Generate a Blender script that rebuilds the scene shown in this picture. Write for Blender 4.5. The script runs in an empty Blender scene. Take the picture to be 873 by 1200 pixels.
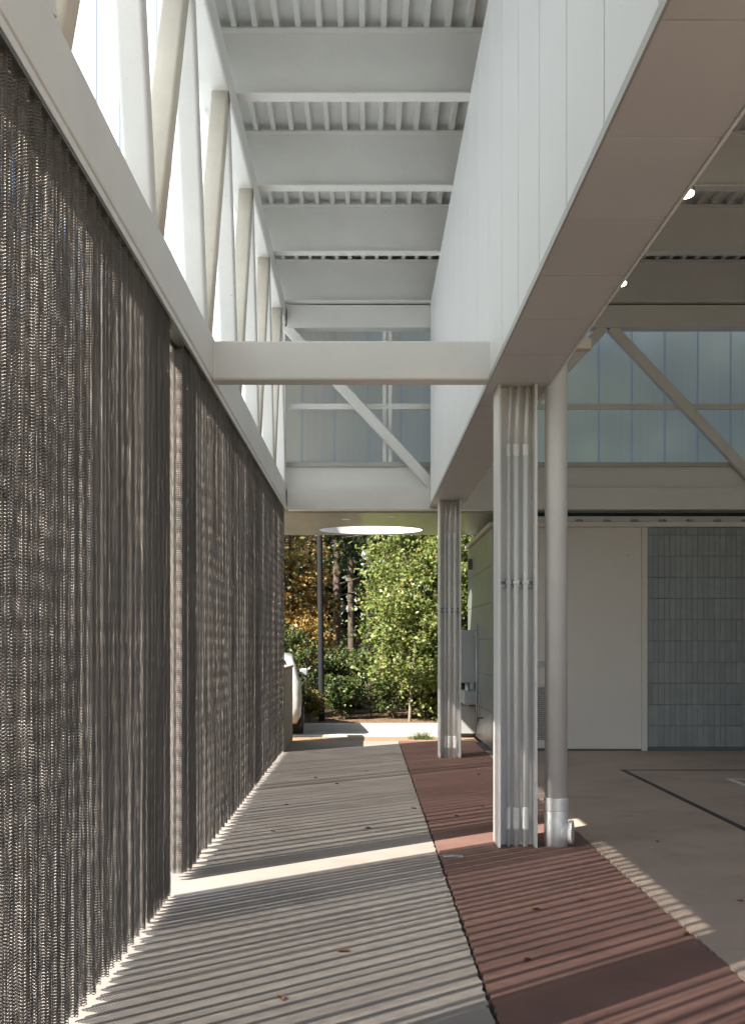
import bpy, bmesh, math, random
import numpy as np
from mathutils import Vector, Matrix
random.seed(7); RNG = np.random.default_rng(11)
S = bpy.context.scene
R = math.radians
EYE = 1.65                       # camera height, metres

# ------------------------------------------------------------ camera
cd = bpy.data.cameras.new('camera'); cam = bpy.data.objects.new('camera', cd)
S.collection.objects.link(cam); S.camera = cam
cam.location = (0, 0, EYE); cam.rotation_euler = (R(90), 0, 0)
cd.sensor_fit = 'VERTICAL'; cd.sensor_height = 36.0
cd.lens = 36.0 * 1340 / 1200
cd.shift_x = 8.5 / 1200; cd.shift_y = 156 / 1200
cd.clip_start = 0.05; cd.clip_end = 800
# ------------------------------------------------------------ light
SUNH = Vector((0.75, 0.66, 0)).normalized(); EL = R(39)      # the way the light travels
sdir = Vector((SUNH.x * math.cos(EL), SUNH.y * math.cos(EL), -math.sin(EL)))
w = bpy.data.worlds.new('World'); S.world = w; w.use_nodes = True
nt = w.node_tree; bg = nt.nodes['Background']
sky = nt.nodes.new('ShaderNodeTexSky'); sky.sky_type = 'NISHITA'; sky.sun_disc = False
sky.sun_elevation = EL; sky.sun_rotation = math.atan2(-SUNH.x, -SUNH.y)
sky.air_density = 1.0; sky.dust_density = 1.2
nt.links.new(sky.outputs[0], bg.inputs[0]); bg.inputs[1].default_value = 0.085
sl = bpy.data.lights.new('sun', 'SUN'); sl.energy = 5.0; sl.angle = R(0.45); sl.color = (1, 0.93, 0.82)
so = bpy.data.objects.new('sun', sl); S.collection.objects.link(so)
so.rotation_euler = sdir.to_track_quat('-Z', 'Y').to_euler(); so.location = (-30, -25, 30)
vs = S.view_settings; vs.view_transform = 'Standard'; vs.look = 'None'; vs.gamma = 1.0
vs.use_curve_mapping = False; vs.exposure = 1.62
try:
    S.cycles.max_bounces = 8; S.cycles.diffuse_bounces = 5; S.cycles.transmission_bounces = 6
    S.cycles.caustics_reflective = False; S.cycles.caustics_refractive = False
except Exception: pass

# ------------------------------------------------------------ materials
MATS = {}
def mat(name, col, rough=0.5, metal=0.0, var=0.08, scale=3.0, bump=0.0, bscale=60.0, spots=0.0, spec=0.5,
        objvar=0.0, stain=0.0, stretch=(1, 1, 1), col2=None, mix2=(0.5, 0.65), scale2=1.2, spotscale=9.0):
    m = bpy.data.materials.new(name); m.use_nodes = True; MATS[name] = m
    n, l = m.node_tree.nodes, m.node_tree.links; b = n['Principled BSDF']
    b.inputs['Roughness'].default_value = rough; b.inputs['Metallic'].default_value = metal
    b.inputs['Specular IOR Level'].default_value = spec
    geo = n.new('ShaderNodeNewGeometry')
    mp = n.new('ShaderNodeMapping'); mp.inputs['Scale'].default_value = stretch
    l.new(geo.outputs['Position'], mp.inputs['Vector']); P = mp.outputs[0]
    def noise(sc, det=6, rg=0.6):
        t = n.new('ShaderNodeTexNoise'); t.inputs['Scale'].default_value = sc
        t.inputs['Detail'].default_value = det; t.inputs['Roughness'].default_value = rg
        l.new(P, t.inputs['Vector']); return t.outputs[0]
    def ramp(src, a, bb, lo, hi):
        r = n.new('ShaderNodeMapRange'); r.inputs[1].default_value = a; r.inputs[2].default_value = bb
        r.inputs[3].default_value = lo; r.inputs[4].default_value = hi; l.new(src, r.inputs[0]); return r.outputs[0]
    def mul(a, bb):
        q = n.new('ShaderNodeMath'); q.operation = 'MULTIPLY'; l.new(a, q.inputs[0]); l.new(bb, q.inputs[1]); return q.outputs[0]
    f = ramp(noise(scale), 0.3, 0.7, 1 - var, 1 + var)
    if bscale and var: f = mul(f, ramp(noise(bscale, 3), 0.3, 0.7, 1 - var * .6, 1 + var * .6))
    if spots:
        v = n.new('ShaderNodeTexVoronoi'); v.inputs['Scale'].default_value = spotscale; l.new(geo.outputs['Position'], v.inputs['Vector'])
        f = mul(f, ramp(v.outputs['Distance'], 0.018, 0.045, 1 - spots, 1))
    if stain: f = mul(f, ramp(noise(0.9, 8, .7), 0.52, 0.68, 1, 1 - stain))
    if objvar:
        oi = n.new('ShaderNodeObjectInfo'); f = mul(f, ramp(oi.outputs['Random'], 0, 1, 1 - objvar, 1 + objvar))
    c = n.new('ShaderNodeRGB'); c.outputs[0].default_value = (*col, 1); csrc = c.outputs[0]
    if col2:
        mx = n.new('ShaderNodeMix'); mx.data_type = 'RGBA'; l.new(ramp(noise(scale2), *mix2, 0, 1), mx.inputs[0])
        l.new(csrc, mx.inputs[6]); mx.inputs[7].default_value = (*col2, 1); csrc = mx.outputs[2]
    vm = n.new('ShaderNodeVectorMath'); vm.operation = 'SCALE'; l.new(csrc, vm.inputs[0]); l.new(f, vm.inputs['Scale'])
    l.new(vm.outputs[0], b.inputs['Base Color'])
    if bump:
        bp = n.new('ShaderNodeBump'); bp.inputs['Strength'].default_value = bump; bp.inputs['Distance'].default_value = 0.01
        l.new(noise(bscale, 4), bp.inputs['Height']); l.new(bp.outputs[0], b.inputs['Normal'])
    return m
WHITE = mat('white_steel_paint', (.77, .765, .74), .42, var=.035, scale=1.7, spots=.35, bump=.03, stain=.05, spotscale=5.0)
BOUNCE = mat('bounce_tinted_paint', (.70, .65, .56), .55, var=.05, scale=5, spots=.35, bump=.05, spotscale=16)  # white paint with warm ground bounce put into its colour, plus speckles
PANEL = mat('white_wall_panel', (.80, .81, .815), .38, var=.02, scale=1.2, spots=.25, bump=.015, objvar=.012, spotscale=3.5)
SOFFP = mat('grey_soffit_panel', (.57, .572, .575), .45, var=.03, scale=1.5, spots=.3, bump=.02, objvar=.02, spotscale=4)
DECK = mat('white_deck_paint', (.72, .72, .70), .5, var=.04)
FLASH = mat('grey_flashing', (.42, .41, .39), .4, metal=.2, var=.05)
MESHM = mat('bronze_wire', (.225, .204, .188), .36, metal=.7, var=.12, scale=2.0, bscale=0)
TRACK = mat('dark_track', (.12, .12, .115), .5, metal=.3)
CONC = mat('pale_concrete', (.325, .29, .262), .8, var=.09, scale=1.3, bump=.12, bscale=110, stain=.2, spots=.4, spotscale=11)
REDC = mat('red_concrete', (.185, .100, .082), .8, var=.12, scale=1.6, bump=.12, bscale=110, stain=.24, spots=.4, spotscale=11)
COURT = mat('court_concrete', (.42, .33, .272), .75, var=.09, scale=1.1, bump=.1, bscale=110, stain=.22, spots=.4, spotscale=8)
JOINT = mat('joint_dirt', (.035, .032, .03), .95, var=.3, scale=20)
LOWW = mat('tan_concrete_wall', (.40, .36, .30), .8, var=.07, bump=.1, stain=.1)
BRICK = mat('blue_grey_glazed_brick', (.26, .285, .292), .36, var=.08, scale=6, bump=.05, bscale=40, objvar=.10)
MORTAR = mat('dark_mortar', (.135, .155, .163), .9, var=.1)
GREENT = mat('glazed_block', (.165, .178, .172), .36, var=.05, scale=4, bump=.03, bscale=6, objvar=.06)
DOORP = mat('cream_door_paint', (.72, .68, .635), .42, var=.03, scale=.9, spots=.3, stain=.05, spotscale=2.2)
SOFF = mat('canopy_soffit', (.40, .40, .365), .22, var=.08, scale=2, bump=.05, bscale=3, stretch=(1, .2, 1))
GREYM = mat('grey_equipment_metal', (.36, .39, .40), .4, metal=.3, var=.05)
BLACK = mat('black_line_paint', (.03, .032, .035), .6, var=.2)
WLINE = mat('white_line_paint', (.7, .7, .68), .6, var=.1)
MULCH = mat('bark_mulch', (.30, .19, .115), .95, var=.4, scale=14, bump=.6, bscale=40)
KERB = mat('kerb_concrete', (.46, .44, .40), .8, var=.06)
ROAD = mat('pale_road', (.40, .385, .36), .85, var=.07, bump=.1)
GRASSM = mat('ground_dirt', (.13, .12, .07), .95, var=.3, scale=.8, col2=(.08, .11, .04), mix2=(.45, .6))
LITTER = mat('leaf_litter', (.16, .10, .055), .95, var=.4, scale=9, bump=.5, bscale=25)
BARK = mat('pine_bark', (.10, .075, .058), .95, var=.3, scale=9, bump=.8, bscale=18, stretch=(1, 1, .3))
MIDB = mat('grey_bark', (.22, .19, .155), .9, var=.3, scale=9, bump=.5, bscale=18, stretch=(1, 1, .3))
PALEB = mat('pale_bark', (.33, .29, .24), .9, var=.25, scale=9, bump=.5, bscale=18, stretch=(1, 1, .3))
POLEM = mat('dark_pole', (.02, .021, .024), .8, var=.15, spec=.15)
DRY = mat('dry_leaf', (.20, .10, .045), .8, var=.3, scale=30)
def leafmat(name, cols, tr=0.35):
    m = bpy.data.materials.new(name); m.use_nodes = True; MATS[name] = m
    n, l = m.node_tree.nodes, m.node_tree.links; b = n['Principled BSDF']; out = n['Material Output']
    g = n.new('ShaderNodeNewGeometry'); rp = n.new('ShaderNodeValToRGB')
    el = rp.color_ramp.elements
    while len(el) < len(cols): el.new(0.5)
    for i, c in enumerate(cols):
        el[i].position = i / (len(cols) - 1); el[i].color = (*c, 1)
    l.new(g.outputs['Random Per Island'], rp.inputs[0]); l.new(rp.outputs[0], b.inputs['Base Color'])
    b.inputs['Roughness'].default_value = .45
    t = n.new('ShaderNodeBsdfTranslucent'); l.new(rp.outputs[0], t.inputs[0])
    mx = n.new('ShaderNodeMixShader'); mx.inputs[0].default_value = tr
    l.new(b.outputs[0], mx.inputs[1]); l.new(t.outputs[0], mx.inputs[2]); l.new(mx.outputs[0], out.inputs[0])
    return m
L_MAPLE = leafmat('maple_leaf', [(.09, .14, .03), (.15, .21, .05), (.21, .26, .07), (.25, .27, .08), (.13, .19, .045), (.30, .22, .09)])
L_ORANGE = leafmat('autumn_leaf', [(.40, .20, .06), (.56, .33, .10), (.52, .38, .13), (.24, .22, .07), (.62, .43, .15)], .45)
L_PINE = leafmat('pine_needle', [(.03, .055, .018), (.05, .085, .025), (.065, .10, .035)], .15)
L_DARK = leafmat('dark_leaf', [(.03, .06, .016), (.05, .085, .022), (.075, .10, .03), (.13, .12, .03)], .3)
L_FAR = leafmat('far_leaf', [(.022, .04, .012), (.035, .058, .017), (.05, .07, .022), (.085, .075, .022)], .2)
L_YELLOW = leafmat('yellow_leaf', [(.20, .19, .04), (.28, .22, .05), (.12, .15, .03), (.30, .17, .05)])
def polycarb(name, tint, a):
    m = bpy.data.materials.new(name); m.use_nodes = True
    n, l = m.node_tree.nodes, m.node_tree.links; out = n['Material Output']; n.remove(n['Principled BSDF'])
    geo = n.new('ShaderNodeNewGeometry')
    wv = n.new('ShaderNodeTexNoise'); wv.inputs['Scale'].default_value = 1.0; wv.inputs['Detail'].default_value = 2
    mp = n.new('ShaderNodeMapping'); mp.inputs['Scale'].default_value = (55, 55, .4)
    l.new(geo.outputs['Position'], mp.inputs[0]); l.new(mp.outputs[0], wv.inputs['Vector'])
    r = n.new('ShaderNodeMapRange'); r.inputs[1].default_value = .3; r.inputs[2].default_value = .7
    r.inputs[3].default_value = .94; r.inputs[4].default_value = 1.0; l.new(wv.outputs[0], r.inputs[0])
    vm = n.new('ShaderNodeVectorMath'); vm.operation = 'SCALE'; vm.inputs[0].default_value = tint; l.new(r.outputs[0], vm.inputs['Scale'])
    t = n.new('ShaderNodeBsdfTranslucent'); l.new(vm.outputs[0], t.inputs[0])
    q = n.new('ShaderNodeBsdfRefraction'); q.inputs['IOR'].default_value = 1.05; q.inputs['Roughness'].default_value = .75; l.new(vm.outputs[0], q.inputs[0])
    g = n.new('ShaderNodeBsdfGlossy'); g.inputs['Roughness'].default_value = .2; g.inputs[0].default_value = (1, 1, 1, 1)
    m1 = n.new('ShaderNodeMixShader'); m1.inputs[0].default_value = a; l.new(t.outputs[0], m1.inputs[1]); l.new(q.outputs[0], m1.inputs[2])
    m2 = n.new('ShaderNodeMixShader'); m2.inputs[0].default_value = .06; l.new(m1.outputs[0], m2.inputs[1]); l.new(g.outputs[0], m2.inputs[2])
    l.new(m2.outputs[0], out.inputs[0]); return m
POLY = polycarb('translucent_panel', (.56, .62, .68), .15)
POLYS = polycarb('translucent_seam', (.36, .41, .48), .1)
POLYE = polycarb('translucent_panel_end', (.88, .86, .775), .5)
POLYJ = polycarb('translucent_joint', (.84, .89, .95), .3)
def emis(name, col, st):
    m = bpy.data.materials.new(name); m.use_nodes = True; b = m.node_tree.nodes['Principled BSDF']
    b.inputs['Emission Color'].default_value = (*col, 1); b.inputs['Emission Strength'].default_value = st; return m
LAMP = emis('lamp_glow', (1, .93, .82), 6)
def glassm(name, col, rough=.05):
    m = bpy.data.materials.new(name); m.use_nodes = True; b = m.node_tree.nodes['Principled BSDF']
    b.inputs['Base Color'].default_value = (*col, 1); b.inputs['Roughness'].default_value = rough
    b.inputs['Coat Weight'].default_value = .5; return m
CARG = glassm('car_glass', (.02, .025, .028)); CARW = mat('white_car_paint', (.50, .51, .50), .22, var=.01, bscale=0)
RUB = mat('black_rubber', (.02, .02, .02), .8); RIM = mat('alloy', (.5, .5, .5), .3, metal=.9)

# ------------------------------------------------------------ helpers
COL = S.collection
def tag(o, label=None, cat=None, group=None, kind=None):
    for k, v in (('label', label), ('category', cat), ('group', group), ('kind', kind)):
        if v: o[k] = v
    return o
def wloc(o):
    p = Vector(o.location)
    while o.parent: o = o.parent; p += Vector(o.location)
    return p
def thing(name, loc, label, cat, group=None):
    o = bpy.data.objects.new(name, None); COL.objects.link(o); o.location = loc; o.empty_display_size = .1
    return tag(o, label, cat, group)
def obj(name, geo, material, parent=None, smooth=False):
    V, F = geo
    V = np.asarray(V, float); c = (V.min(0) + V.max(0)) / 2; c[2] = V[:, 2].min()
    me = bpy.data.meshes.new(name); me.from_pydata((V - c).tolist(), [], F); me.update()
    if smooth: me.polygons.foreach_set('use_smooth', [True] * len(me.polygons))
    me.materials.append(material)
    return place(name, me, c, parent)
def place(name, me, c, parent=None):
    o = bpy.data.objects.new(name, me); COL.objects.link(o); o.location = Vector(c) - (wloc(parent) if parent else Vector((0, 0, 0)))
    if parent: o.parent = parent
    return o
def join(*gs):
    V, F = [], []
    for v, f in gs:
        k = len(V); V += [tuple(p) for p in v]; F += [tuple(i + k for i in q) for q in f]
    return V, F
def box(x0, x1, y0, y1, z0, z1):
    V = [(x, y, z) for z in (z0, z1) for y in (y0, y1) for x in (x0, x1)]
    return V, [(0, 2, 3, 1), (4, 5, 7, 6), (0, 1, 5, 4), (2, 6, 7, 3), (0, 4, 6, 2), (1, 3, 7, 5)]
def bbox(x0, x1, y0, y1, z0, z1, b=.006):
    bm = bmesh.new(); V, F = box(x0, x1, y0, y1, z0, z1)
    vs_ = [bm.verts.new(v) for v in V]; [bm.faces.new([vs_[i] for i in f]) for f in F]
    bmesh.ops.bevel(bm, geom=list(bm.edges), offset=b, segments=1, affect='EDGES', profile=.5)
    bm.verts.index_update(); r = [tuple(v.co) for v in bm.verts], [tuple(v.index for v in f.verts) for f in bm.faces]
    bm.free(); return r
def sweep(section, p0, p1, ux, uy):
    p0, p1, ux, uy = Vector(p0), Vector(p1), Vector(ux), Vector(uy); n = len(section)
    V = [p0 + ux * a + uy * b for a, b in section] + [p1 + ux * a + uy * b for a, b in section]
    F = [(i, (i + 1) % n, n + (i + 1) % n, n + i) for i in range(n)] + [tuple(range(n))[::-1], tuple(range(n, 2 * n))]
    return [tuple(v) for v in V], F
def rrect(w_, h_, r=.018, k=3):
    s = []
    for cx, cy, a0 in ((w_ / 2 - r, h_ / 2 - r, 0), (-w_ / 2 + r, h_ / 2 - r, 90), (-w_ / 2 + r, -h_ / 2 + r, 180), (w_ / 2 - r, -h_ / 2 + r, 270)):
        for i in range(k + 1):
            a = R(a0 + 90 * i / k); s.append((cx + r * math.cos(a), cy + r * math.sin(a)))
    return s
def hss(p0, p1, w_, h_, side, r=.018):
    """square tube; `side` = axis the width w_ is measured on"""
    d = (Vector(p1) - Vector(p0)).normalized(); sx = Vector(side).normalized(); up = d.cross(sx).normalized()
    return sweep(rrect(w_, h_, r), p0, p1, sx, up)
def tube(p0, p1, r, n=16, r1=None):
    p0, p1 = Vector(p0), Vector(p1); d = (p1 - p0).normalized()
    a = d.orthogonal().normalized(); b = d.cross(a); r1 = r if r1 is None else r1
    V = [p0 + (a * math.cos(t) + b * math.sin(t)) * r for t in [2 * math.pi * i / n for i in range(n)]]
    V += [p1 + (a * math.cos(t) + b * math.sin(t)) * r1 for t in [2 * math.pi * i / n for i in range(n)]]
    F = [(i, (i + 1) % n, n + (i + 1) % n, n + i) for i in range(n)] + [tuple(range(n))[::-1], tuple(range(n, 2 * n))]
    return [tuple(v) for v in V], F
def lathe(c, prof, n=20):
    V = [(c[0] + r * math.cos(2 * math.pi * i / n), c[1] + r * math.sin(2 * math.pi * i / n), c[2] + z) for r, z in prof for i in range(n)]
    F = [(k * n + i, k * n + (i + 1) % n, (k + 1) * n + (i + 1) % n, (k + 1) * n + i) for k in range(len(prof) - 1) for i in range(n)]
    F += [tuple(range(n))[::-1], tuple(range((len(prof) - 1) * n, len(prof) * n))]
    return V, F
def px(x, y, Y): return Vector(((x - 428) / 1340 * Y, Y, EYE + (756 - y) / 1340 * Y))
def gpx(x, y): return px(x, y, EYE * 1340 / (y - 756))
ORD = ['first', 'second', 'third', 'fourth', 'fifth', 'sixth', 'seventh', 'eighth', 'ninth', 'tenth', 'eleventh', 'twelfth', 'thirteenth', 'fourteenth', 'fifteenth']
def struct(name, geo, m, parent=None): return tag(obj(name, geo, m, parent), kind='structure')

# ------------------------------------------------------------ ground
struct('ground', ([(-300, -120, -.10), (300, -120, -.10), (300, 400, -.10), (-300, 400, -.10)], [(0, 1, 2, 3)]), GRASSM)
struct('joint_bed', box(-4.2, 9.6, -7, 19.72, -.14, -.02), JOINT)
def slab(name, x0, x1, y0, y1, m, jl, jr):
    n = int((y1 - y0) / .035); ys = np.linspace(y0, y1, n)
    def edge(x, j):
        e = np.full(n, x) + (RNG.normal(0, .0035, n) if j else 0)
        if j: e += (RNG.random(n) < .16) * RNG.random(n) * .011 * j
        return e
    L, Rr = edge(x0, jl), edge(x1, -jr)
    V = [(L[i], ys[i], 0) for i in range(n)] + [(Rr[i], ys[i], 0) for i in range(n)]
    V += [(v[0], v[1], -.019) for v in V]
    F = [(i, n + i, n + i + 1, i + 1) for i in range(n - 1)]
    F += [(i, i + 1, 2 * n + i + 1, 2 * n + i) for i in range(n - 1)] + [(n + i + 1, n + i, 3 * n + i, 3 * n + i + 1) for i in range(n - 1)]
    F += [(0, 2 * n, 3 * n, n), (n - 1, 2 * n - 1, 4 * n - 1, 3 * n - 1)]
    return struct(name, (V, F), m)
XJ1, XJ2 = .575, 1.865
slab('walkway_slab', -4.1, XJ1 - .010, -6.9, 19.7, CONC, 0, 1)
slab('red_slab', XJ1 + .010, XJ2 - .008, -6.9, 19.7, REDC, 1, 1)
slab('court_slab', XJ2 + .008, 9.5, -6.9, 17.84, COURT, 1, 0)
def line(name, x0, x1, y0, y1, m): struct(name, box(x0, x1, y0, y1, .002, .005), m)
line('court_line', 3.36, 3.425, 4.0, 15.05, BLACK)
line('court_line', 3.36, 9.0, 15.052, 15.10, BLACK)
line('court_line', 4.43, 4.50, 4.0, 14.02, WLINE)
line('court_line', 4.43, 9.0, 14.022, 14.085, WLINE)
struct('mulch_bed', box(-8, 1.95, 19.70, 20.75, -.09, -.015), MULCH)
kerb = tag(obj('kerb', bbox(-30, 30, 20.76, 21.02, -.12, .02, .015), KERB), kind='structure')
struct('road', box(-60, 60, 21.025, 22.55, -.12, -.05), ROAD)
tag(obj('kerb', bbox(-60, 60, 22.56, 22.80, -.12, .10, .02), KERB), kind='structure')
gx = np.linspace(-60, 60, 60); gy = np.linspace(22.8, 80, 40)
V = [(x, y, .02 + .004 * (y - 22.8) * (1 + .8 * math.sin(x * .7) * math.cos(y * .5))) for y in gy for x in gx]
F = [(j * 60 + i, j * 60 + i + 1, (j + 1) * 60 + i + 1, (j + 1) * 60 + i) for j in range(39) for i in range(59)]
struct('woodland_floor', (V, F), LITTER)

# ------------------------------------------------------------ roof deck and beams
ZD = 7.545
XR = 9.5
deck = thing('roof_deck', (0, 7, ZD), 'white ribbed steel roof deck over the walkway and court', 'roof')
obj('deck_sheet', box(-2.0, XR + .3, -1.7, 18.3, ZD + .075, ZD + .30), DECK, deck)
ribV, ribF = sweep([(-.024, 0), (.024, 0), (.040, .0745), (-.040, .0745)], (0, -9.9, 0), (0, 9.9, 0), (1, 0, 0), (0, 0, 1))
rme = bpy.data.meshes.new('rib'); rme.from_pydata(ribV, [], ribF); rme.materials.append(DECK)
k = 0; x = -1.86
while x < XR: place('rib', rme, (x, 8.3, ZD), deck); x += .2035
ZB = 6.91
for i in range(9):
    y = 17.55 + .0 - 2.187 * i
    b = thing('roof_beam', (4, y, ZB), f'white steel roof beam, {ORD[i]} counting from the glazed far end', 'beam', 'white roof beams')
    obj('bottom_flange', bbox(-1.42, XR, y - .085, y + .085, ZB, ZB + .022, .004), WHITE, b)
    obj('web', box(-1.42, XR, y - .008, y + .008, ZB + .0221, ZD - .0221), WHITE, b)
    obj('top_flange', bbox(-1.42, XR, y - .085, y + .085, ZD - .022, ZD - .001, .004), WHITE, b)
cdt = tag(obj('ceiling_conduit', tube((1.52, 14.35, 7.50), (XR, 14.35, 7.50), .016, 10), WHITE), 'thin conduit running under the roof deck above the court', 'conduit')

# ------------------------------------------------------------ left truss
XI = -1.22
tr = thing('side_truss', (XI, 7, 3.78), 'white steel truss running above the wire mesh curtains', 'truss')
obj('bottom_chord', sweep(rrect(.26, .36, .025), (XI - .13, -1.6, 3.96), (XI - .13, 17.95, 3.96), (1, 0, 0), (0, 0, 1)), WHITE, tr)
obj('top_chord', sweep(rrect(.28, .30, .025), (XI - .14, -1.6, 6.757), (XI - .14, 17.95, 6.757), (1, 0, 0), (0, 0, 1)), WHITE, tr)
def lean(name, m, yb, yt):
    # front inner edge runs from (yb, 4.14) to (yt, 6.607); square tube .155
    p0, p1 = Vector((XI - .079, yb, 4.141)), Vector((XI - .079, yt, 6.606)); d = (p1 - p0).normalized()
    nrm = Vector((0, d.z, -d.y)) * .08
    V, F = hss(p0 + nrm - d * .04, p1 + nrm + d * .04, .155, .16, (1, 0, 0), .02)
    obj(name, (V, F), m, tr, True)
    for e in tr.children[-1:]: e.data.polygons.foreach_set('use_smooth', [False] * len(e.data.polygons))
for kk in range(-3, 6):
    o = 2.187 * kk
    lean('web_strut', WHITE, 6.58 + o, 5.83 + o)
    if 8.02 + o < 17.8: lean('diagonal', BOUNCE, 6.80 + o, 8.02 + o)
obj('end_post', hss((XI - .079, 17.72, 4.141), (XI - .079, 17.72, 6.606), .14, .14, (1, 0, 0)), WHITE, tr)
# translucent side cladding
XC = -1.49
sg = thing('side_glazing', (XC, 7, 3.9), 'bright translucent wall panels behind the side truss', 'translucent wall')
pw = .61; y = -1.6; pv, pf = box(-.02, .02, -pw / 2 + .004, pw / 2 - .004, 0, ZD + .06 - 3.86)
pme = bpy.data.meshes.new('panel'); pme.from_pydata([(0, -pw / 2 + .004, 0), (0, pw / 2 - .004, 0), (0, pw / 2 - .004, ZD + .06 - 3.86), (0, -pw / 2 + .004, ZD + .06 - 3.86)], [], [(0, 1, 2, 3)]); pme.materials.append(POLY)
smv, smf = [(.006, -.024, 0), (.006, .024, 0), (.006, .024, ZD + .05 - 3.86), (.006, -.024, ZD + .05 - 3.86)], [(0, 1, 2, 3)]; sme = bpy.data.meshes.new('seam'); sme.from_pydata(smv, [], smf); sme.materials.append(POLYS)
while y < 17.9:
    place('panel', pme, (XC, y + pw / 2, 3.86), sg); place('seam', sme, (XC, y + pw, 3.86), sg); y += pw
obj('sill_flashing', box(XC - .012, XC + .009, -1.6, 17.95, 3.79, 3.88), FLASH, sg)

# ------------------------------------------------------------ wire mesh curtains
XM = -1.285
track = thing('curtain_track', (XM, 7, 3.70), 'dark grey curtain track under the white truss chord', 'track')
obj('rail', join(box(XM - .055, XM + .055, -1.55, 17.5, 3.742, 3.776), box(XM - .055, XM - .045, -1.55, 17.5, 3.715, 3.742), box(XM + .045, XM + .055, -1.55, 17.5, 3.715, 3.742)), TRACK, track)
obj('trim', box(XI - .018, XI - .006, -1.55, 17.55, 3.735, 3.776), WHITE, track)
def curtain_path(y0, y1, dense, seed, base=.155, am0=.036, ds=.0106, vary=1.0, flat=False):
    rg = np.random.default_rng(seed)
    ph = rg.random(8) * 6.28
    n = int((y1 - y0) / .0008); ys = np.linspace(y0, y1, n)
    sm = lambda f, a: np.sin(ys * f + ph[a]) * .5 + np.sin(ys * f * 2.37 + ph[a + 1]) * .5
    period = base * (1 + vary * (.13 * sm(2.3, 0) + .12 * sm(7.1, 2)))
    amp = am0 * (1 + .25 * sm(3.1, 4))
    if vary > 1: amp = amp * (1 + .38 * np.sin(ys * 10.3 + ph[0]) * np.sin(ys * 3.7 + ph[2]) + .22 * np.sin(ys * 17.1))
    for a, b, pd, am in dense:
        wgt = np.clip((ys - a) / .12, 0, 1) * np.clip((b - ys) / .12, 0, 1)
        if a <= y0: wgt = np.clip((b - ys) / .12, 0, 1)
        if b >= y1: wgt = np.clip((ys - a) / .12, 0, 1)
        period = period * (1 - wgt) + pd * wgt; amp = amp * (1 - wgt) + am * wgt
    phi = np.cumsum(2 * np.pi / period) * (ys[1] - ys[0]) + ph[6]
    xs = XM + amp * (np.sin(phi) + .22 * np.sin(.53 * phi + ph[7]) + .55 * np.sin(2.03 * phi + 1.1))
    xs = np.minimum(xs, XM + .046)
    if flat: xs = XM + (xs - XM) * np.clip((y1 - ys) / .16, .12, 1) - .028 * np.clip(1 - (y1 - ys) / .2, 0, 1)
    s = np.concatenate([[0], np.cumsum(np.hypot(np.diff(xs), np.diff(ys)))])
    t = np.arange(0, s[-1], ds); X = np.interp(t, s, xs); Y = np.interp(t, s, ys)
    ang = np.arctan2(np.gradient(Y), np.gradient(X))
    tilt = .0013 * (np.sin(Y * 1.7 + ph[1]) + .6 * np.sin(Y * 4.3 + ph[2]))
    lean_ = .0012 * np.sin(Y * 2.9 + ph[3])
    return X, Y, ang, tilt, lean_
ZH = .055; ZT = 3.725
def coil_group():
    g = bpy.data.node_groups.new('coil_strands', 'GeometryNodeTree')
    g.interface.new_socket('Geometry', in_out='INPUT', socket_type='NodeSocketGeometry')
    g.interface.new_socket('Geometry', in_out='OUTPUT', socket_type='NodeSocketGeometry')
    N, L = g.nodes, g.links
    gi, go = N.new('NodeGroupInput'), N.new('NodeGroupOutput')
    sp = N.new('GeometryNodeCurveSpiral'); H = ZT - ZH; turns = H / .0128
    sp.inputs['Resolution'].default_value = 6; sp.inputs['Rotations'].default_value = turns
    sp.inputs['Start Radius'].default_value = .0088; sp.inputs['End Radius'].default_value = .0088; sp.inputs['Height'].default_value = H
    cc = N.new('GeometryNodeCurvePrimitiveCircle'); cc.inputs['Resolution'].default_value = 3; cc.inputs['Radius'].default_value = .00185
    c2 = N.new('GeometryNodeCurveToMesh'); L.new(sp.outputs[0], c2.inputs['Curve']); L.new(cc.outputs[0], c2.inputs['Profile Curve'])
    ss = N.new('GeometryNodeSetShadeSmooth'); L.new(c2.outputs[0], ss.inputs[0])
    sm = N.new('GeometryNodeSetMaterial'); sm.inputs['Material'].default_value = MESHM; L.new(ss.outputs[0], sm.inputs[0])
    ip = N.new('GeometryNodeInstanceOnPoints'); L.new(gi.outputs[0], ip.inputs['Points']); L.new(sm.outputs[0], ip.inputs['Instance'])
    for nm, sock in (('rot', 'Rotation'), ('scl', 'Scale')):
        a = N.new('GeometryNodeInputNamedAttribute'); a.data_type = 'FLOAT_VECTOR'; a.inputs['Name'].default_value = nm
        L.new(a.outputs['Attribute'], ip.inputs[sock])
    L.new(ip.outputs[0], go.inputs[0]); return g
COIL = coil_group()
hookV, hookF = join(box(-.004, .004, -.004, .004, .014, .05), lathe((0, 0, -.004), [(.004, 0), (.011, .004), (.011, .016), (.004, .02)], 8))
hme = bpy.data.meshes.new('carrier'); hme.from_pydata(hookV, [], hookF); hme.materials.append(RIM)
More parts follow.
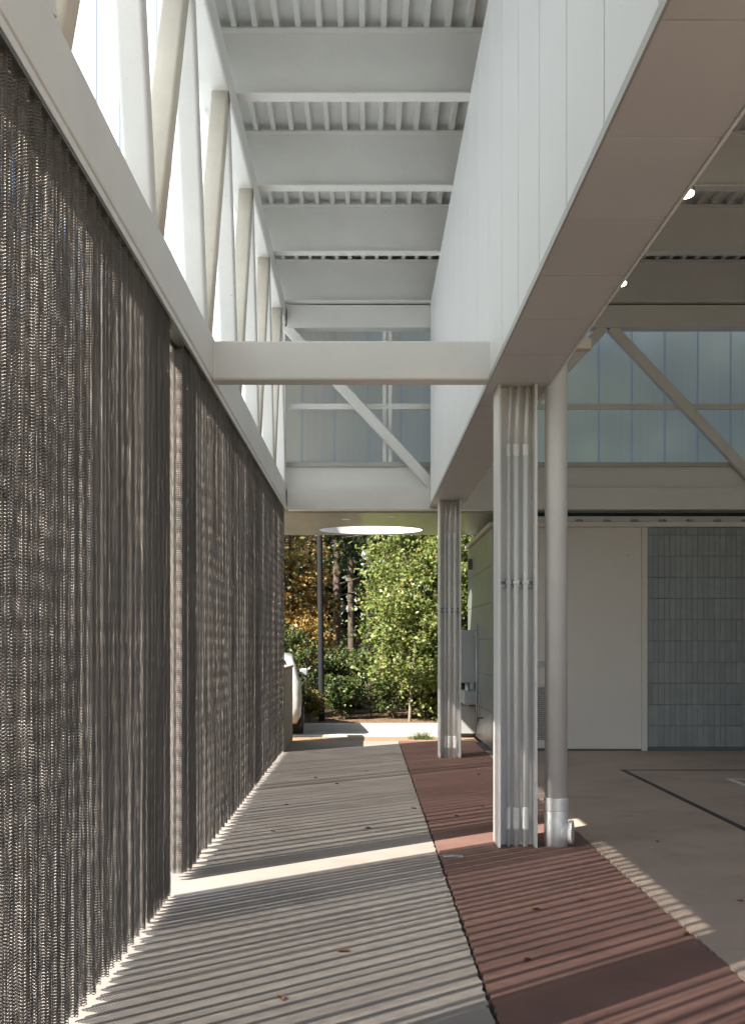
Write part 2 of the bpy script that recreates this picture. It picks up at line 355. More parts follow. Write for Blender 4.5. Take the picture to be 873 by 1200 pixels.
def curtain(y0, y1, dense, seed, label, edge=False, base=.155, am0=.036, vary=1.0):
    X, Y, ang, tilt, ln = curtain_path(y0, y1, dense, seed, base, am0, vary=vary, flat=abs(y1 - 7.5) < .01)
    if edge:                                     # the hem at the gap is turned in, across the opening
        X = X - np.clip(1 - (Y - y0) / .05, 0, 1) * (X - XM - .0); xe = np.arange(XM - .065, XM, .0062); k_ = len(xe)
        X = np.concatenate([xe, X]); Y = np.concatenate([np.full(k_, Y[0]) - .004 * np.sin(np.arange(k_)), Y]); ang = np.concatenate([np.zeros(k_), ang])
        tilt = np.concatenate([np.zeros(k_), tilt]); ln = np.concatenate([np.zeros(k_), ln])
    n = len(X)
    root = thing('mesh_curtain', (XM, (y0 + y1) / 2, ZH), label, 'curtain', 'coiled wire mesh curtains')
    zj = np.random.default_rng(seed + 70).uniform(-.003, .003, n)
    me = bpy.data.meshes.new('coil_fabric'); lz = wloc(root)
    me.from_pydata([(X[i] - lz.x, Y[i] - lz.y, zj[i]) for i in range(n)], [], [])
    a = me.attributes.new('rot', 'FLOAT_VECTOR', 'POINT'); a.data.foreach_set('vector', np.stack([ln, tilt, ang], 1).astype(np.float32).ravel())
    sc = np.ones((n, 3)); sc[1::2, 0] = -1; sc[:, 1] = .8
    a = me.attributes.new('scl', 'FLOAT_VECTOR', 'POINT'); a.data.foreach_set('vector', sc.astype(np.float32).ravel())
    me.materials.append(MESHM)
    o = bpy.data.objects.new('coil_fabric', me); COL.objects.link(o); o.parent = root; o['kind'] = 'stuff'
    md = o.modifiers.new('strands', 'NODES'); md.node_group = COIL
    # a carrier at every fold that faces the walkway
    for i in range(2, n - 2):
        if X[i] > X[i - 1] and X[i] >= X[i + 1] and Y[i] > 3.2:
            place('carrier', hme, (XM + .012, Y[i], ZT - .012), root)
    return root
curtain(-1.5, 3.55, [(3.05, 3.6, .085, .05)], 3, 'coiled wire mesh curtain out past the lower left corner')
curtain(3.25, 7.50, [(3.2, 3.75, .085, .05), (6.5, 7.52, .10, .040)], 5, 'near bronze wire mesh curtain, left of the narrow sunlit gap')
curtain(8.00, 17.50, [(7.9, 8.5, .105, .055)], 9, 'long bronze wire mesh curtain beyond the narrow sunlit gap', True, .215, .047, 1.4)

# ------------------------------------------------------------ clad box girder right of the walkway
X0, X1, ZS = 1.0, 1.50, 3.78
ZW = ZB - .004
bx = thing('clad_wall', (1.25, 7, ZS), 'white panelled wall box with a grey underside, above the columns', 'wall')
y = 4.797 - .898 * 8
obj('core', box(X0 + .02, X1 - .02, -1.5, 17.59, ZS + .02, ZW), JOINT, bx)
j = 0
while y < 17.5:
    a, b = max(y, -1.5), min(y + .898, 17.58)
    if b - a > .05:
        obj('wall_panel', bbox(X0, X0 + .0185, a + .015, b - .015, ZS + .035, ZW, .003), PANEL, bx)
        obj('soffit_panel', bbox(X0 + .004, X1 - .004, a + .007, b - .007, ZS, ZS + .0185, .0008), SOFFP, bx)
        obj('wall_panel', box(X1 - .0185, X1, a + .003, b - .003, ZS + .035, ZW), PANEL, bx)
    y += .898; j += 1
obj('edge_trim', box(X0 - .010, X0 + .003, -1.5, 17.58, ZS - .012, ZS + .034), FLASH, bx)
obj('edge_trim', box(X1 - .003, X1 + .012, -1.5, 17.58, ZS - .010, ZS + .034), PANEL, bx)
# cross beam
cb = tag(obj('cross_beam', hss((XI + .001, 9.27, 3.935), (X0 - .0005, 9.27, 3.935), .20, .315, (0, 1, 0), .02), WHITE), 'white square tube beam crossing the walkway from truss to wall', 'beam')

# ------------------------------------------------------------ columns
def column(yf, label):
    c = thing('steel_column', (1.24, yf + .17, 0), label, 'column', 'columns with conduits in their webs')
    xl, xr = 1.08, 1.40
    obj('flange', bbox(xl, xl + .022, yf, yf + .35, 0, ZS - .002, .003), WHITE, c)
    obj('flange', bbox(xr - .022, xr, yf, yf + .35, 0, ZS - .002, .003), WHITE, c)
    obj('web', box(xl + .022, xr - .022, yf + .165, yf + .18, 0, ZS - .003), WHITE, c)
    for xx, rr in ((1.172, .016), (1.235, .021), (1.314, .021)):
        p = obj('conduit', tube((xx, yf + .085, .0), (xx, yf + .085, 3.30), rr, 14), WHITE, c, True)
        obj('conduit_top', tube((xx, yf + .085, 3.30), (xx + .02, yf + .10, ZS - .002), rr * .8, 14), WHITE, c, True)
        obj('coupling', lathe((xx, yf + .085, .14), [(rr * 1.05, 0), (rr * 1.22, .015), (rr * 1.22, .16), (rr * 1.05, .18)], 14), WHITE, p, False)
        obj('coupling', lathe((xx, yf + .085, 3.20), [(rr * 1.05, 0), (rr * 1.2, .01), (rr * 1.2, .09), (rr * 1.05, .10)], 14), WHITE, p, False)
        obj('clamp', bbox(xx - rr * 1.225, xx + rr * 1.225, yf + .06, yf + .125, 2.150, 2.178, .004), WHITE, p)
    obj('strut', join(box(xl + .023, xr - .023, yf + .126, yf + .164, 2.125, 2.150), box(xl + .023, xr - .023, yf + .126, yf + .164, 2.175, 2.200)), GREYM, c)
column(9.30, 'near white steel column with conduits, beside the round downpipe')
column(16.72, 'far white steel column with conduits, in front of the green tree')
# downpipe
dp = thing('downpipe', (1.57, 9.42, 0), 'round cream downpipe with a capped outlet at its foot', 'pipe')
obj('pipe', tube((1.57, 9.42, .28), (1.57, 9.42, 6.6), .092, 32), WHITE, dp, True)
obj('collar', lathe((1.57, 9.42, .29), [(.093, 0), (.101, .004), (.101, .10), (.093, .105)], 32), WHITE, dp)
obj('tee', tube((1.57, 9.42, 0), (1.57, 9.42, .289), .098, 32), WHITE, dp, True)
o = obj('outlet', tube((1.57, 9.42, .115), (1.672, 9.385, .115), .085, 28), WHITE, dp, True)
obj('cap', tube((1.673, 9.3847, .115), (1.700, 9.3757, .115), .098, 28), WHITE, o)
for q in [c for c in dp.children]: pass
brk = obj('bracket', bbox(1.60, 1.87, 9.45, 9.56, 4.10, 4.19, .006), BOUNCE, dp)

# ------------------------------------------------------------ far end: truss, glazing
YE = 17.60
et = thing('end_truss', (3, YE, 3.74), 'white steel truss across the far end of the roof', 'truss')
obj('top_chord', sweep(rrect(XR + 1.2, .345, .02), (4.15, YE + .001, 6.712), (4.15, YE + .24, 6.712), (1, 0, 0), (0, 0, 1)), WHITE, et)
obj('bottom_chord', sweep(rrect(XR + 1.2, .33, .02), (4.15, YE + .002, 3.905), (4.15, YE + .24, 3.905), (1, 0, 0), (0, 0, 1)), WHITE, et)
def diag(xa, za, xb, zb): obj('diagonal', hss((xa, YE + .11, za), (xb, YE + .11, zb), .15, .15, (0, 1, 0), .015), WHITE, et)
diag(-1.22, 6.56, 1.10, 4.06); diag(1.35, 4.06, 3.68, 6.56); diag(3.80, 6.56, 6.15, 4.06); diag(6.40, 4.06, 8.8, 6.56)
eg = thing('end_glazing', (3, YE + .3, 4.1), 'blue green translucent panels across the far end above the doors', 'translucent wall')
YG = YE + .30
obj('apron', box(-1.5, XR, YG - .05, YG + .05, 4.02, 4.43), WHITE, eg)
obj('sill', box(-1.5, XR, YG - .09, YG + .05, 4.431, 4.50), FLASH, eg)
obj('closure', box(-1.4, XR, YG - .02, YG + .02, 6.605, ZD + .07), WHITE, eg)
obj('shadow_line', box(-1.2, XR, YE + .236, YE + .249, 4.071, 4.082), TRACK, eg)  # dark strip painting the shadow line between apron and bottom chord
obj('rail', box(-1.5, XR, YG - .07, YG - .012, 5.33, 5.415), WHITE, eg)
ew = .515
em = {}
for (z0, z1) in ((4.502, 5.37), (5.374, 6.60)):
    em[z0] = bpy.data.meshes.new('pane'); em[z0].from_pydata([(-ew / 2 + .004, 0, 0), (ew / 2 - .004, 0, 0), (ew / 2 - .004, 0, z1 - z0), (-ew / 2 + .004, 0, z1 - z0)], [], [(0, 1, 2, 3)]); em[z0].materials.append(POLYE)
mv, mf = [(-.016, -.008, 0), (.016, -.008, 0), (.016, -.008, 2.09), (-.016, -.008, 2.09)], [(0, 1, 2, 3)]; mme = bpy.data.meshes.new('joint_bar'); mme.from_pydata(mv, [], mf); mme.materials.append(POLYJ)
x = -1.5
while x < XR:
    for z0 in em: place('pane', em[z0], (x + ew / 2, YG, z0), eg)
    place('joint_bar', mme, (x + ew, YG, 4.505), eg); x += ew
for xx in (.27, .36): obj('mullion', box(xx, xx + .055, YG - .068, YG - .012, 4.502, 6.6), WHITE, eg)

# right side of the court (closes the room) and high bay lamps
sw = thing('court_wall', (XR, 6, 0), 'brick wall closing the right side of the court', 'wall')
obj('wall', box(XR, XR + .3, -1.6, 17.8, 0, 3.74), MORTAR, sw)
sp2 = thing('court_glazing', (XR, 6, 3.74), 'translucent panels above the brick wall at the right of the court', 'translucent wall')
y = -1.6
while y < 17.9:
    obj('panel', box(XR + .1, XR + .11, y + .004, y + 1.206, 3.75, 7.6), POLYE, sp2); y += 1.21
for i, (lx, ly, nm) in enumerate(((3.52, 12.68, 'nearer'), (3.49, 15.82, 'farther'))):
    t = thing('high_bay_lamp', (lx, ly, 6.62), f'{nm} round lit lamp hanging under the court roof beams', 'lamp', 'lamps over the court')
    obj('housing', lathe((lx, ly, 6.66), [(.125, 0), (.135, .01), (.12, .07), (.07, .12), (.05, .20)], 24), GREYM, t)
    obj('lens', lathe((lx, ly, 6.625), [(.08, 0), (.115, .012), (.115, .034)], 24), LAMP, t)
    obj('stem', tube((lx, ly, 6.861), (lx, ly, 7.62), .012, 8), GREYM, t)

# ------------------------------------------------------------ canopy with a round opening
cx, cy, cr, ce = .10, 20.70, .93, .76
xa, xb, ya, yb = -1.75, 9.2, 17.97, 21.62
n = 96
def ring(z):
    A, B = [], []
    angs = [2 * math.pi * i / n for i in range(n)]
    for a in angs:
        c, s = math.cos(a), math.sin(a)
        t = min([(xb - cx) / c if c > 1e-6 else 1e9, (xa - cx) / c if c < -1e-6 else 1e9, (yb - cy) / s if s > 1e-6 else 1e9, (ya - cy) / s if s < -1e-6 else 1e9])
        A.append((cx + cr * c, cy + cr * ce * s, z)); B.append((cx + t * c, cy + t * s, z))
    for (qx, qy) in ((xa, ya), (xb, ya), (xa, yb), (xb, yb)):     # snap the nearest ray to each corner
        i = min(range(n), key=lambda i: (B[i][0] - qx) ** 2 + (B[i][1] - qy) ** 2); B[i] = (qx, qy, z)
    return A, B
cn = thing('canopy', (cx, cy, 3.73), 'flat grey entrance canopy with a round skylight opening', 'canopy')
A0, B0 = ring(3.73); A1, B1 = ring(3.99)
obj('underside', (A0 + B0, [(i, n + i, n + (i + 1) % n, (i + 1) % n) for i in range(n)]), SOFF, cn)
obj('top', (A1 + B1, [(i, (i + 1) % n, n + (i + 1) % n, n + i) for i in range(n)]), FLASH, cn)
obj('fascia', (B0 + B1, [(i, (i + 1) % n, n + (i + 1) % n, n + i) for i in range(n)]), SOFF, cn)
obj('opening_ring', (A0 + A1, [(i, n + i, n + (i + 1) % n, (i + 1) % n) for i in range(n)]), PANEL, cn, True)
for (lx, ly) in ((-.32, 18.9), (.42, 18.5)):
    obj('downlight', lathe((lx, ly, 3.7245), [(.06, 0), (.075, .002), (.075, .0054)], 20), PANEL, cn)

# ------------------------------------------------------------ low wall, building at the end of the court
lw = thing('low_wall', (-1.37, 18.6, 0), 'low tan concrete wall at the end of the mesh curtain', 'wall')
obj('wall', bbox(-1.50, -1.25, 17.56, 19.72, 0, 1.27, .01), LOWW, lw)
obj('coping', bbox(-1.515, -1.235, 17.55, 19.735, 1.2705, 1.31, .008), LOWW, lw)
YB = 17.86
bd = thing('brick_building', (5, 19.5, 0), 'blue grey brick storage building at the back of the court', 'building')
obj('core', box(2.02, XR - .01, YB + .03, 22.1, 0, 3.50), MORTAR, bd)
# brick front
bh, bw = .331, .0872
bv, bf = bbox(-bw / 2 + .0012, bw / 2 - .0012, -.030, .0, .003, bh - .003, .0016)
bme = bpy.data.meshes.new('brick'); bme.from_pydata(bv, [], bf); bme.materials.append(BRICK)
rest = []
for r in range(11):
    z = .06 + r * bh
    h = min(bh, 3.49 - z)
    nx = int((XR - 4.40) / bw)
    for i in range(nx):
        xx = 4.40 + bw * (i + .5); dy = random.uniform(-.004, .002)
        if i < 27:
            o = place('brick', bme, (xx, YB + .03 + dy, z), bd)
            if h < bh - .01: o.scale.z = h / bh
        else: rest.append(box(xx - bw / 2 + .003, xx + bw / 2 - .003, YB + dy, YB + .03 + dy, z + .003, z + h - .003))
o = obj('far_bricks', join(*rest), BRICK, bd); o['kind'] = 'stuff'
obj('base_strip', box(2.0, XR - .01, YB + .002, YB + .03, 0, .055), MORTAR, bd)
# painted panels between the corner and the bricks
obj('trim', bbox(4.31, 4.395, YB - .035, YB + .03, .0, 3.49, .004), DOORP, bd)
obj('head_rail', bbox(2.0, XR - .01, YB - .06, YB + .029, 3.492, 3.575, .006), DOORP, bd)
obj('track_rail', bbox(2.0, XR - .01, YB - .03, YB + .029, 3.576, 3.66, .004), FLASH, bd)
for i in range(14): obj('roller', lathe((2.9 + .43 * i, YB - .055, 3.578), [(.05, 0), (.06, .008), (.05, .03)], 10), FLASH, bd)
d2 = obj('sliding_door', bbox(2.86, 4.306, YB - .012, YB + .028, .03, 3.49, .004), DOORP, bd)
obj('frame', join(box(2.86, 2.90, YB - .018, YB - .0125, .03, 3.49), box(4.27, 4.304, YB - .018, YB - .0125, .03, 3.49)), DOORP, d2)
d1 = obj('door', box(2.12, 2.856, YB + .004, YB + .029, .04, 3.49), DOORP, bd)
obj('rail', join(bbox(2.13, 2.855, YB - .012, YB + .0035, 1.02, 1.28, .003), bbox(2.13, 2.855, YB - .010, YB + .0035, .04, .16, .003)), DOORP, d1)
sl_ = [sweep([(-.004, -.012), (.004, -.012), (.004, .012), (-.004, .012)], (2.2, YB - .002, z), (2.84, YB - .002, z), (0, .8, .6), (0, -.6, .8)) for z in np.arange(.18, 1.0, .032)]
lv = obj('louvre', join(*sl_), FLASH, d1); obj('slot', box(2.2, 2.84, YB - .014, YB + .003, 1.30, 1.40), FLASH, d1)
obj('corner_post', bbox(1.985, 2.115, YB - .004, YB + .03, 0, 3.49, .003), BRICK, bd)
# glazed blocks of the side that faces the walkway
ny, nz = 5, 6; ly_, hz = (22.1 - YB) / ny, 3.48 / nz
gv, gf = bbox(-.035, 0, -ly_ / 2 + .003, ly_ / 2 - .003, .003, hz - .003, .003)
gme = bpy.data.meshes.new('glazed_block'); gme.from_pydata(gv, [], gf); gme.materials.append(GREENT)
for a in range(ny):
    for b in range(nz): place('glazed_block', gme, (2.019, YB + .04 + ly_ * (a + .5), .01 + hz * b), bd)
obj('roof_edge', bbox(1.93, 2.16, YB - .03, 22.2, 3.505, 3.57, .006), FLASH, bd)
obj('lamp_bracket', bbox(1.90, 1.98, 21.2, 21.32, 3.05, 3.25, .01), TRACK, bd)
# electrical cabinet on that wall
ec = thing('electrical_cabinet', (1.86, 20.7, 0), 'grey electrical cabinets and conduits on the side of the building', 'electrical box')
obj('cabinet', bbox(1.70, 1.982, 20.4, 20.9, .98, 1.92, .01), GREYM, ec)
obj('gutter_box', bbox(1.74, 1.982, 20.1, 20.95, .60, .84, .008), GREYM, ec)
obj('lower_cabinet', bbox(1.66, 1.982, 20.5, 21.0, .06, .56, .01), GREYM, ec)
for yy in (20.5, 20.7, 20.82): obj('conduit', tube((1.84, yy, .56), (1.84, yy, .98), .03, 10), GREYM, ec, True)
obj('conduit', tube((1.95, 20.0, .25), (1.95, 20.0, 2.0), .016, 10), GREYM, ec, True)
obj('conduit', tube((1.95, 19.6, .45), (1.95, 19.6, .85), .014, 10), GREYM, ec, True)
obj('hose_tap', join(tube((1.985, 19.3, .42), (1.90, 19.3, .42), .014, 10), tube((1.905, 19.3, .43), (1.905, 19.3, .36), .012, 10), tube((1.93, 19.27, .47), (1.93, 19.33, .47), .01, 8)), TRACK, ec)
obj('foot', bbox(1.72, 1.96, 20.6, 20.9, 0, .06, .004), TRACK, ec)

# ------------------------------------------------------------ car beyond the low wall (faces the camera)
car = thing('parked_car', (-2.19, 22.6, -.05), 'white car parked beyond the low wall, one mirror showing', 'car')
car.rotation_euler.z = R(4)
cl = Vector((-2.19, 20.30, -.05)); car.scale.z = 1.06
st = [(0, .70, .42, .62, .62), (.06, .82, .30, .74, .74), (.5, .91, .24, .86, .86), (1.25, .925, .22, .98, .98), (1.35, .925, .22, .99, 1.0),
      (2.15, .925, .22, 1.0, 1.44), (2.6, .925, .22, 1.0, 1.485), (3.3, .925, .22, 1.02, 1.49), (3.9, .92, .23, 1.04, 1.475), (4.40, .90, .28, 1.06, 1.40), (4.55, .88, .32, 1.0, 1.05), (4.6, .80, .45, .85, .86)]
V, F = [], []
for yy, hw, zb, belt, roof in st:
    wr = hw * .79 if roof > belt + .1 else hw * .86
    half = [(0, zb), (hw * .9, zb), (hw * .99, zb + .12), (hw, (zb + belt) / 2 + .06), (hw * .975, belt - .04), (hw * .94, belt), ((hw * .94 + wr) / 2 + .02, belt + (roof - belt) * .55), (wr, roof - .035 * (roof > belt + .1)), (wr * .6, roof), (0, roof + .01)]
    rg_ = half + [(-a, b) for a, b in half[-2:0:-1]]
    V += [(cl.x + a, cl.y + 4.6 - yy, cl.z + b) for a, b in rg_]
m_ = len(rg_)
for i in range(len(st) - 1):
    F += [(i * m_ + k, i * m_ + (k + 1) % m_, (i + 1) * m_ + (k + 1) % m_, (i + 1) * m_ + k) for k in range(m_)]
F += [tuple(range(m_))[::-1], tuple(range((len(st) - 1) * m_, len(st) * m_))]
body = obj('body', (V, F), CARW, car, True)
def cp(a, yy, b): return (cl.x + a, cl.y + 4.6 - yy, cl.z + b)
obj('windscreen', ([cp(-.78, 1.40, 1.03), cp(.78, 1.40, 1.03), cp(.60, 2.10, 1.425), cp(-.60, 2.10, 1.425)], [(0, 1, 2, 3)]), CARG, car)
for s in (-1, 1):
    obj('side_window', ([cp(s * .90, 1.62, 1.03), cp(s * .90, 2.62, 1.04), cp(s * .775, 2.58, 1.42), cp(s * .79, 2.18, 1.38)], [(0, 1, 2, 3)]), CARG, car)
    obj('side_window', ([cp(s * .90, 2.70, 1.04), cp(s * .90, 4.15, 1.08), cp(s * .78, 4.0, 1.40), cp(s * .775, 2.68, 1.42)], [(0, 1, 2, 3)]), CARG, car)
    mr = obj('mirror', bbox(cl.x + s * .99 - .085, cl.x + s * .99 + .085, cl.y + 2.88, cl.y + 3.02, cl.z + 1.0, cl.z + 1.16, .035), GREYM, car)
    obj('mirror_arm', tube(cp(s * .86, 1.68, .99), cp(s * .96, 1.66, 1.03), .025, 8), RUB, mr)
    obj('headlight', bbox(cl.x + s * .68 - .16, cl.x + s * .68 + .16, cl.y + 4.30, cl.y + 4.58, cl.z + .62, cl.z + .74, .03), CARG, car)
    for yy in (.92, 3.68):
        tyv, tyf = [], []
        c0 = cp(s * .83, yy, .33)
        ty = obj('wheel', tube((c0[0] - .11, c0[1], c0[2]), (c0[0] + .11, c0[1], c0[2]), .33, 28), RUB, car)
        obj('rim', tube((c0[0] + s * .112 - .01, c0[1], c0[2]), (c0[0] + s * .112 + .01, c0[1], c0[2]), .21, 20), RIM, ty)
for s in (-1, 1): obj('sill_cladding', bbox(cl.x + s * .90 - .04, cl.x + s * .90 + .04, cl.y + .3, cl.y + 4.35, cl.z + .20, cl.z + .52, .03), RUB, car)
obj('rear_window', ([cp(-.70, 4.50, 1.10), cp(.70, 4.50, 1.10), cp(.60, 4.43, 1.36), cp(-.60, 4.43, 1.36)], [(0, 1, 2, 3)]), CARG, car)
obj('grille', bbox(cl.x - .45, cl.x + .45, cl.y + 4.57, cl.y + 4.612, cl.z + .45, cl.z + .58, .006), RUB, car)

# ------------------------------------------------------------ trees
def leaves(P, size, flat=.5, rg=RNG):
    n = len(P); d = rg.normal(size=(n, 3)); d[:, 2] *= .6; d /= np.linalg.norm(d, axis=1)[:, None]
    nr = rg.normal(size=(n, 3)); nr[:, 2] += flat * 2; nr[:, 1] -= .7; nr[:, 0] -= .6
    e = np.cross(d, nr); e /= np.linalg.norm(e, axis=1)[:, None] + 1e-9
    nn = np.cross(e, d)
    s = size * rg.uniform(.6, 1.3, n)[:, None]
    a = P - d * s * .5; b = P + e * s * .33 - nn * s * .06; c = P + d * s * .5; f = P - e * s * .33 - nn * s * .06
    V = np.stack([a, b, c, f], 1).reshape(-1, 3); F = np.arange(4 * n).reshape(-1, 4)
    return V, F
def npobj(name, V, F, m, parent):
    loc = wloc(parent); me = bpy.data.meshes.new(name); n = len(V); k = F.shape[1]
    me.vertices.add(n); me.vertices.foreach_set('co', (V - np.array(loc)).astype(np.float32).ravel())
    me.loops.add(F.size); me.loops.foreach_set('vertex_index', F.astype(np.int32).ravel())
    me.polygons.add(len(F)); me.polygons.foreach_set('loop_start', np.arange(0, F.size, k, dtype=np.int32))
    me.update(calc_edges=True); me.materials.append(m)
    o = bpy.data.objects.new(name, me); COL.objects.link(o); o.parent = parent; return o
def limb(p0, p1, r0, r1, bend=.15, n=5, sides=8):
    p0, p1 = Vector(p0), Vector(p1); off = Vector((random.uniform(-1, 1), random.uniform(-1, 1), 0)) * bend * (p1 - p0).length
    pts = [p0.lerp(p1, i / n) + off * math.sin(math.pi * i / n) for i in range(n + 1)]
    V, F = [], []
    for i, p in enumerate(pts):
        d = (pts[min(i + 1, n)] - pts[max(i - 1, 0)]).normalized(); a = d.orthogonal().normalized(); b = d.cross(a); r = r0 + (r1 - r0) * i / n
        V += [tuple(p + (a * math.cos(6.2832 * j / sides) + b * math.sin(6.2832 * j / sides)) * r) for j in range(sides)]
    for i in range(n): F += [(i * sides + j, i * sides + (j + 1) % sides, (i + 1) * sides + (j + 1) % sides, (i + 1) * sides + j) for j in range(sides)]
    return V, F
def broadleaf(name, label, base, h, rad, zc, rz, ncl, nl, size, lm, bark, tr_r=.09, group=None, seed=1, shift=(0, 0), clump=.17):
    rg = np.random.default_rng(seed); random.seed(seed)
    t = thing(name, base, label, 'tree' if 'tree' in name else 'shrub', group); b = Vector(base)
    top = b + Vector((shift[0], shift[1], h * .85))
    parts = [limb(b - Vector((0, 0, .15)), top, tr_r, tr_r * .25, .04, 8)]
    # clumps through the crown's volume, more near its surface
    q = rg.normal(size=(ncl, 3)); q /= np.linalg.norm(q, axis=1)[:, None]
    rr = rg.uniform(.25, 1, ncl) ** .5
    C = q * rr[:, None] * np.array([rad, rad, rz]) * rg.uniform(.8, 1.15, (ncl, 1)) + np.array([b.x + shift[0], b.y + shift[1], b.z + zc])
    C[:, 2] = np.maximum(C[:, 2], b.z + .15)
    for i in range(0, ncl, max(1, ncl // 26)):
        z0 = b.z + max(.2, min(h * .8, (C[i, 2] - b.z) * .65)); f = (z0 - b.z) / (h * .85)
        parts.append(limb(b.lerp(top, f), C[i], tr_r * .35, tr_r * .08, .08, 4, 5))
    obj('trunk', join(*parts), bark, t, True)
    idx = rg.integers(0, ncl, nl)
    sp = (rad * clump) * rg.uniform(.6, 1.4, ncl)[idx][:, None]
    P = C[idx] + rg.normal(size=(nl, 3)) * np.array([1, 1, .55]) * sp
    P[:, 2] = np.maximum(P[:, 2], b.z + .03)
    V, F = leaves(P, size, .5, rg); npobj('crown', V, F, lm, t); return t
def pine(label, base, h, r, zlow, seed, nb=46, group='pines behind the leafy trees'):
    rg = np.random.default_rng(seed); random.seed(seed)
    t = thing('pine_tree', base, label, 'tree', group); b = Vector(base)
    top = b + Vector((rg.normal() * .25, rg.normal() * .2, h))
    parts = [limb(b - Vector((0, 0, .15)), top, r, r * .35, .008, 8, 10)]; NP, ND = [], []
    for i in range(nb):
        z = zlow + (h - zlow) * (i / nb) ** .9; f = z / h; p = b.lerp(top, f); a = rg.uniform(0, 6.28)
        L = rg.uniform(.9, 2.0) * (1.1 - .6 * (z - zlow) / (h - zlow)); e = p + Vector((math.cos(a) * L, math.sin(a) * L, rg.uniform(-.1, .45)))
        parts.append(limb(p, e, .03, .008, .08, 3, 5))
        for s_ in range(7):
            c = p.lerp(e, rg.uniform(.45, 1.05)) + Vector(rg.normal(size=3) * .14)
            k_ = 55; d = rg.normal(size=(k_, 3)); d /= np.linalg.norm(d, axis=1)[:, None]
            NP.append(np.repeat(np.array(c)[None], k_, 0)); ND.append(d)
    obj('trunk', join(*parts), BARK, t, True)
    P, D = np.concatenate(NP), np.concatenate(ND); n = len(P); L = rg.uniform(.12, .22, n)[:, None]
    e = np.cross(D, rg.normal(size=(n, 3))); e /= np.linalg.norm(e, axis=1)[:, None]; w_ = .008
    V = np.stack([P - e * w_, P + e * w_, P + D * L + e * w_ * .4, P + D * L - e * w_ * .4], 1).reshape(-1, 3)
    npobj('needles', V, np.arange(4 * n).reshape(-1, 4), L_PINE, t); return t
broadleaf('maple_tree', 'sunlit bright green broadleaf tree behind the far column', (.93, 24.3, .02), 6.5, 1.66, 2.75, 2.65, 440, 52000, .09, L_MAPLE, MIDB, .036, seed=4, shift=(.72, .7), clump=.125)
broadleaf('autumn_tree', 'orange and yellow autumn tree above the parked car', (-1.9, 28.5, .03), 6.0, 1.15, 2.7, 2.0, 130, 11000, .11, L_ORANGE, BARK, .08, seed=5)
broadleaf('shade_tree', 'tall dark green tree left of the autumn tree', (-4.2, 27.5, .03), 8, 2.2, 4.0, 3.4, 220, 18000, .12, L_DARK, BARK, .12, seed=6)
broadleaf('shade_tree', 'dark green tree hidden behind the brick building', (4.6, 28.0, .03), 9, 2.6, 4.6, 3.8, 240, 20000, .13, L_DARK, BARK, .13, seed=8)
broadleaf('understory_tree', 'dark green understory tree between the pole and the green tree', (-.45, 26.9, .03), 1.9, .62, .85, .75, 90, 5200, .085, L_DARK, BARK, .03, seed=9)
broadleaf('understory_tree', 'dark leafy understory tree beside the autumn tree', (-2.1, 26.0, .03), 2.6, .7, 1.3, 1.0, 100, 6000, .085, L_DARK, BARK, .03, seed=10)
broadleaf('understory_tree', 'low dark understory tree at the foot of the green tree', (2.0, 26.8, .03), 2.4, 1.1, 1.0, .9, 110, 8000, .085, L_DARK, BARK, .03, seed=12)
broadleaf('yellow_shrub', 'small yellow green shrub at the road edge right of the car', (-1.15, 23.9, .03), .9, .26, .42, .33, 40, 1500, .06, L_YELLOW, BARK, .012, seed=13)
broadleaf('red_tree', 'small russet tree low behind the dark pole', (-1.35, 27.2, .03), 2.8, .55, 1.7, .7, 50, 2400, .09, L_ORANGE, BARK, .03, seed=14)
for i, (sx_, sy_, sr_, sh_) in enumerate([(-2.4, 24.9, .55, .9), (-1.3, 25.6, .5, 1.3), (-.55, 25.1, .42, .7), (.15, 25.9, .55, 1.5), (.62, 25.2, .5, .75), (1.35, 25.5, .5, .8), (1.95, 25.2, .5, .65), (2.6, 25.0, .6, 1.2)]):
    broadleaf('low_shrub', f'low dark green shrub along the road edge, {ORD[i]} from the left', (sx_, sy_, .03), sh_ * 1.5, sr_, sh_ * .75, sh_ * .7, 46, 2600, .075, L_DARK, BARK, .012, 'shrubs along the road edge', 40 + i)
for i, (tx, ty, trr) in enumerate([(-2.9, 34.0, .13), (-1.25, 34.5, .10), (.12, 35.5, .12), (1.1, 35.0, .11), (2.2, 33.6, .12)]):
    pine(f'bare lower pine trunk deep in the wood, {ORD[i]} from the left', (tx, ty, .05), 16, trr, 5.5, 60 + i, 34, 'deep pine trunks')
pine('pine with dark needle tufts right of the pole', (-.75, 31.5, .05), 14, .13, 2.6, 21)
pine('slim pine with its trunk showing just right of another pine', (-.40, 33.5, .05), 14, .11, 3.6, 22)
pine('pine whose pale trunk shows left of the green tree', (.58, 33.0, .05), 15, .16, 5.0, 23)
pine('pine behind the autumn tree at the left', (-2.2, 31.0, .05), 14, .14, 3.4, 24)
pine('pine with low branches above the autumn tree', (-1.45, 29.8, .05), 13, .11, 3.2, 25)
pine('pine rising beyond the brick building', (3.4, 34, .05), 15, .16, 4.0, 26)
pine('pine far left beyond the parked car', (-5.5, 32, .05), 15, .16, 4.0, 27)
pole = tag(obj('dark_pole', tube((-.93, 24.5, 0), (-1.03, 24.5, 9.0), .066, 14, .050), POLEM), 'slim dark straight pole in front of the trees', 'pole')
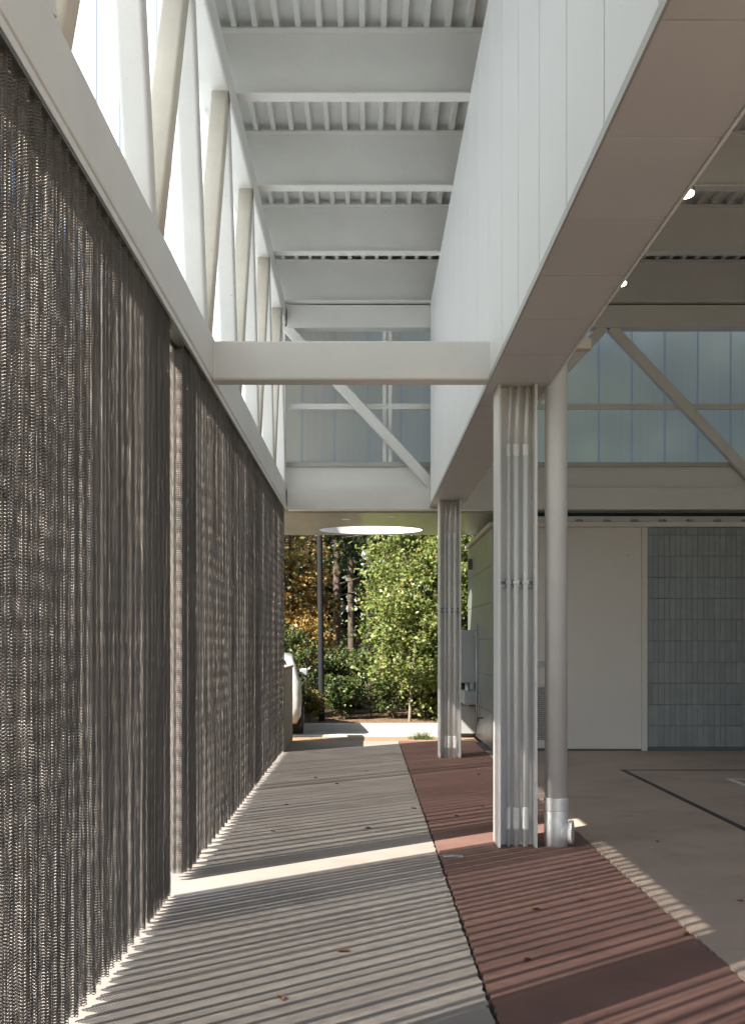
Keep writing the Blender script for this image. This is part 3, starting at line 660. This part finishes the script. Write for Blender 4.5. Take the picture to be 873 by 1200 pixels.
# the far wood, one mass
rg = np.random.default_rng(99); n = 150000
wood = bpy.data.objects.new('far_wood', None)
Cw = np.stack([rg.uniform(-26, 26, 2600), rg.uniform(36, 48, 2600), rg.uniform(0, 1, 2600) * 12.5], 1)
P = Cw[rg.integers(0, 2600, n)] + rg.normal(size=(n, 3)) * np.array([.75, .7, .55]); P[:, 2] = np.maximum(P[:, 2], .1)
V, F = leaves(P, .40, .4, rg)
root0 = bpy.data.objects.new('tmp', None); COL.objects.link(root0)
fw = npobj('far_wood', V, F, L_FAR, root0); fw.parent = None; bpy.data.objects.remove(root0); bpy.data.objects.remove(wood)
tag(fw, 'dense dark far wood behind all the trees', 'wood', kind='stuff')

# ------------------------------------------------------------ small things on the floor
pl = gpx(530, 1003.5)
tag(obj('floor_plate', bbox(pl.x - .075, pl.x + .085, pl.y - .045, pl.y + .045, .0005, .006, .002), GREYM), 'small grey metal plate set in the red floor', 'plate')
gt = thing('grass_tuft', gpx(497, 867) * 1.0, 'dark dry grass tuft on the mulch strip', 'grass')
gt.location = (1.0, 20.2, -.015)
n = 260; rg = np.random.default_rng(5)
bp_ = np.stack([1.0 + rg.normal(0, .10, n), 20.2 + rg.normal(0, .08, n), np.full(n, -.015)], 1)
tp = bp_ + np.stack([rg.normal(0, .09, n), rg.normal(0, .07, n), rg.uniform(.05, .17, n)], 1)
V = np.stack([bp_ - [.004, 0, 0], bp_ + [.004, 0, 0], tp], 1).reshape(-1, 3)
npobj('blades', V, np.arange(3 * n).reshape(-1, 3), L_DARK, gt)
spots = [(370, 912), (429, 904), (395, 919), (364, 936), (336, 944), (320, 975), (431, 971), (403, 1116), (330, 1171), (561, 908), (535, 957), (566, 946),
         (485, 948), (769, 987), (867, 1057), (804, 1095), (681, 1055), (627, 1066), (618, 1126)]
byslab = {}
for s in spots:
    p = gpx(*s); byslab.setdefault('pale walkway' if p.x < XJ1 else 'red floor band' if p.x < XJ2 else 'grey court floor', []).append(p)
for nm, ps in byslab.items():
    ps.sort(key=lambda p: p.y)
    for i, p in enumerate(ps):
        random.seed(int(p.y * 1000)); L = random.uniform(.025, .042); a = random.uniform(0, 6.28); V = []
        for u, v, z in ((-1, 0, .004), (-.4, .5, .012), (.3, .42, .016), (1, 0, .006), (.3, -.42, .012), (-.4, -.5, .018), (0, 0, .004)):
            V.append((p.x + L * (u * math.cos(a) - v * math.sin(a)), p.y + L * (u * math.sin(a) + v * math.cos(a)), .001 + z))
        tag(obj('dry_leaf', (V, [(6, 0, 1), (6, 1, 2), (6, 2, 3), (6, 3, 4), (6, 4, 5), (6, 5, 0)]), DRY),
            f'small dry brown leaf on the {nm}, {ORD[i]} from the camera', 'leaf', 'dry leaves on the floor')
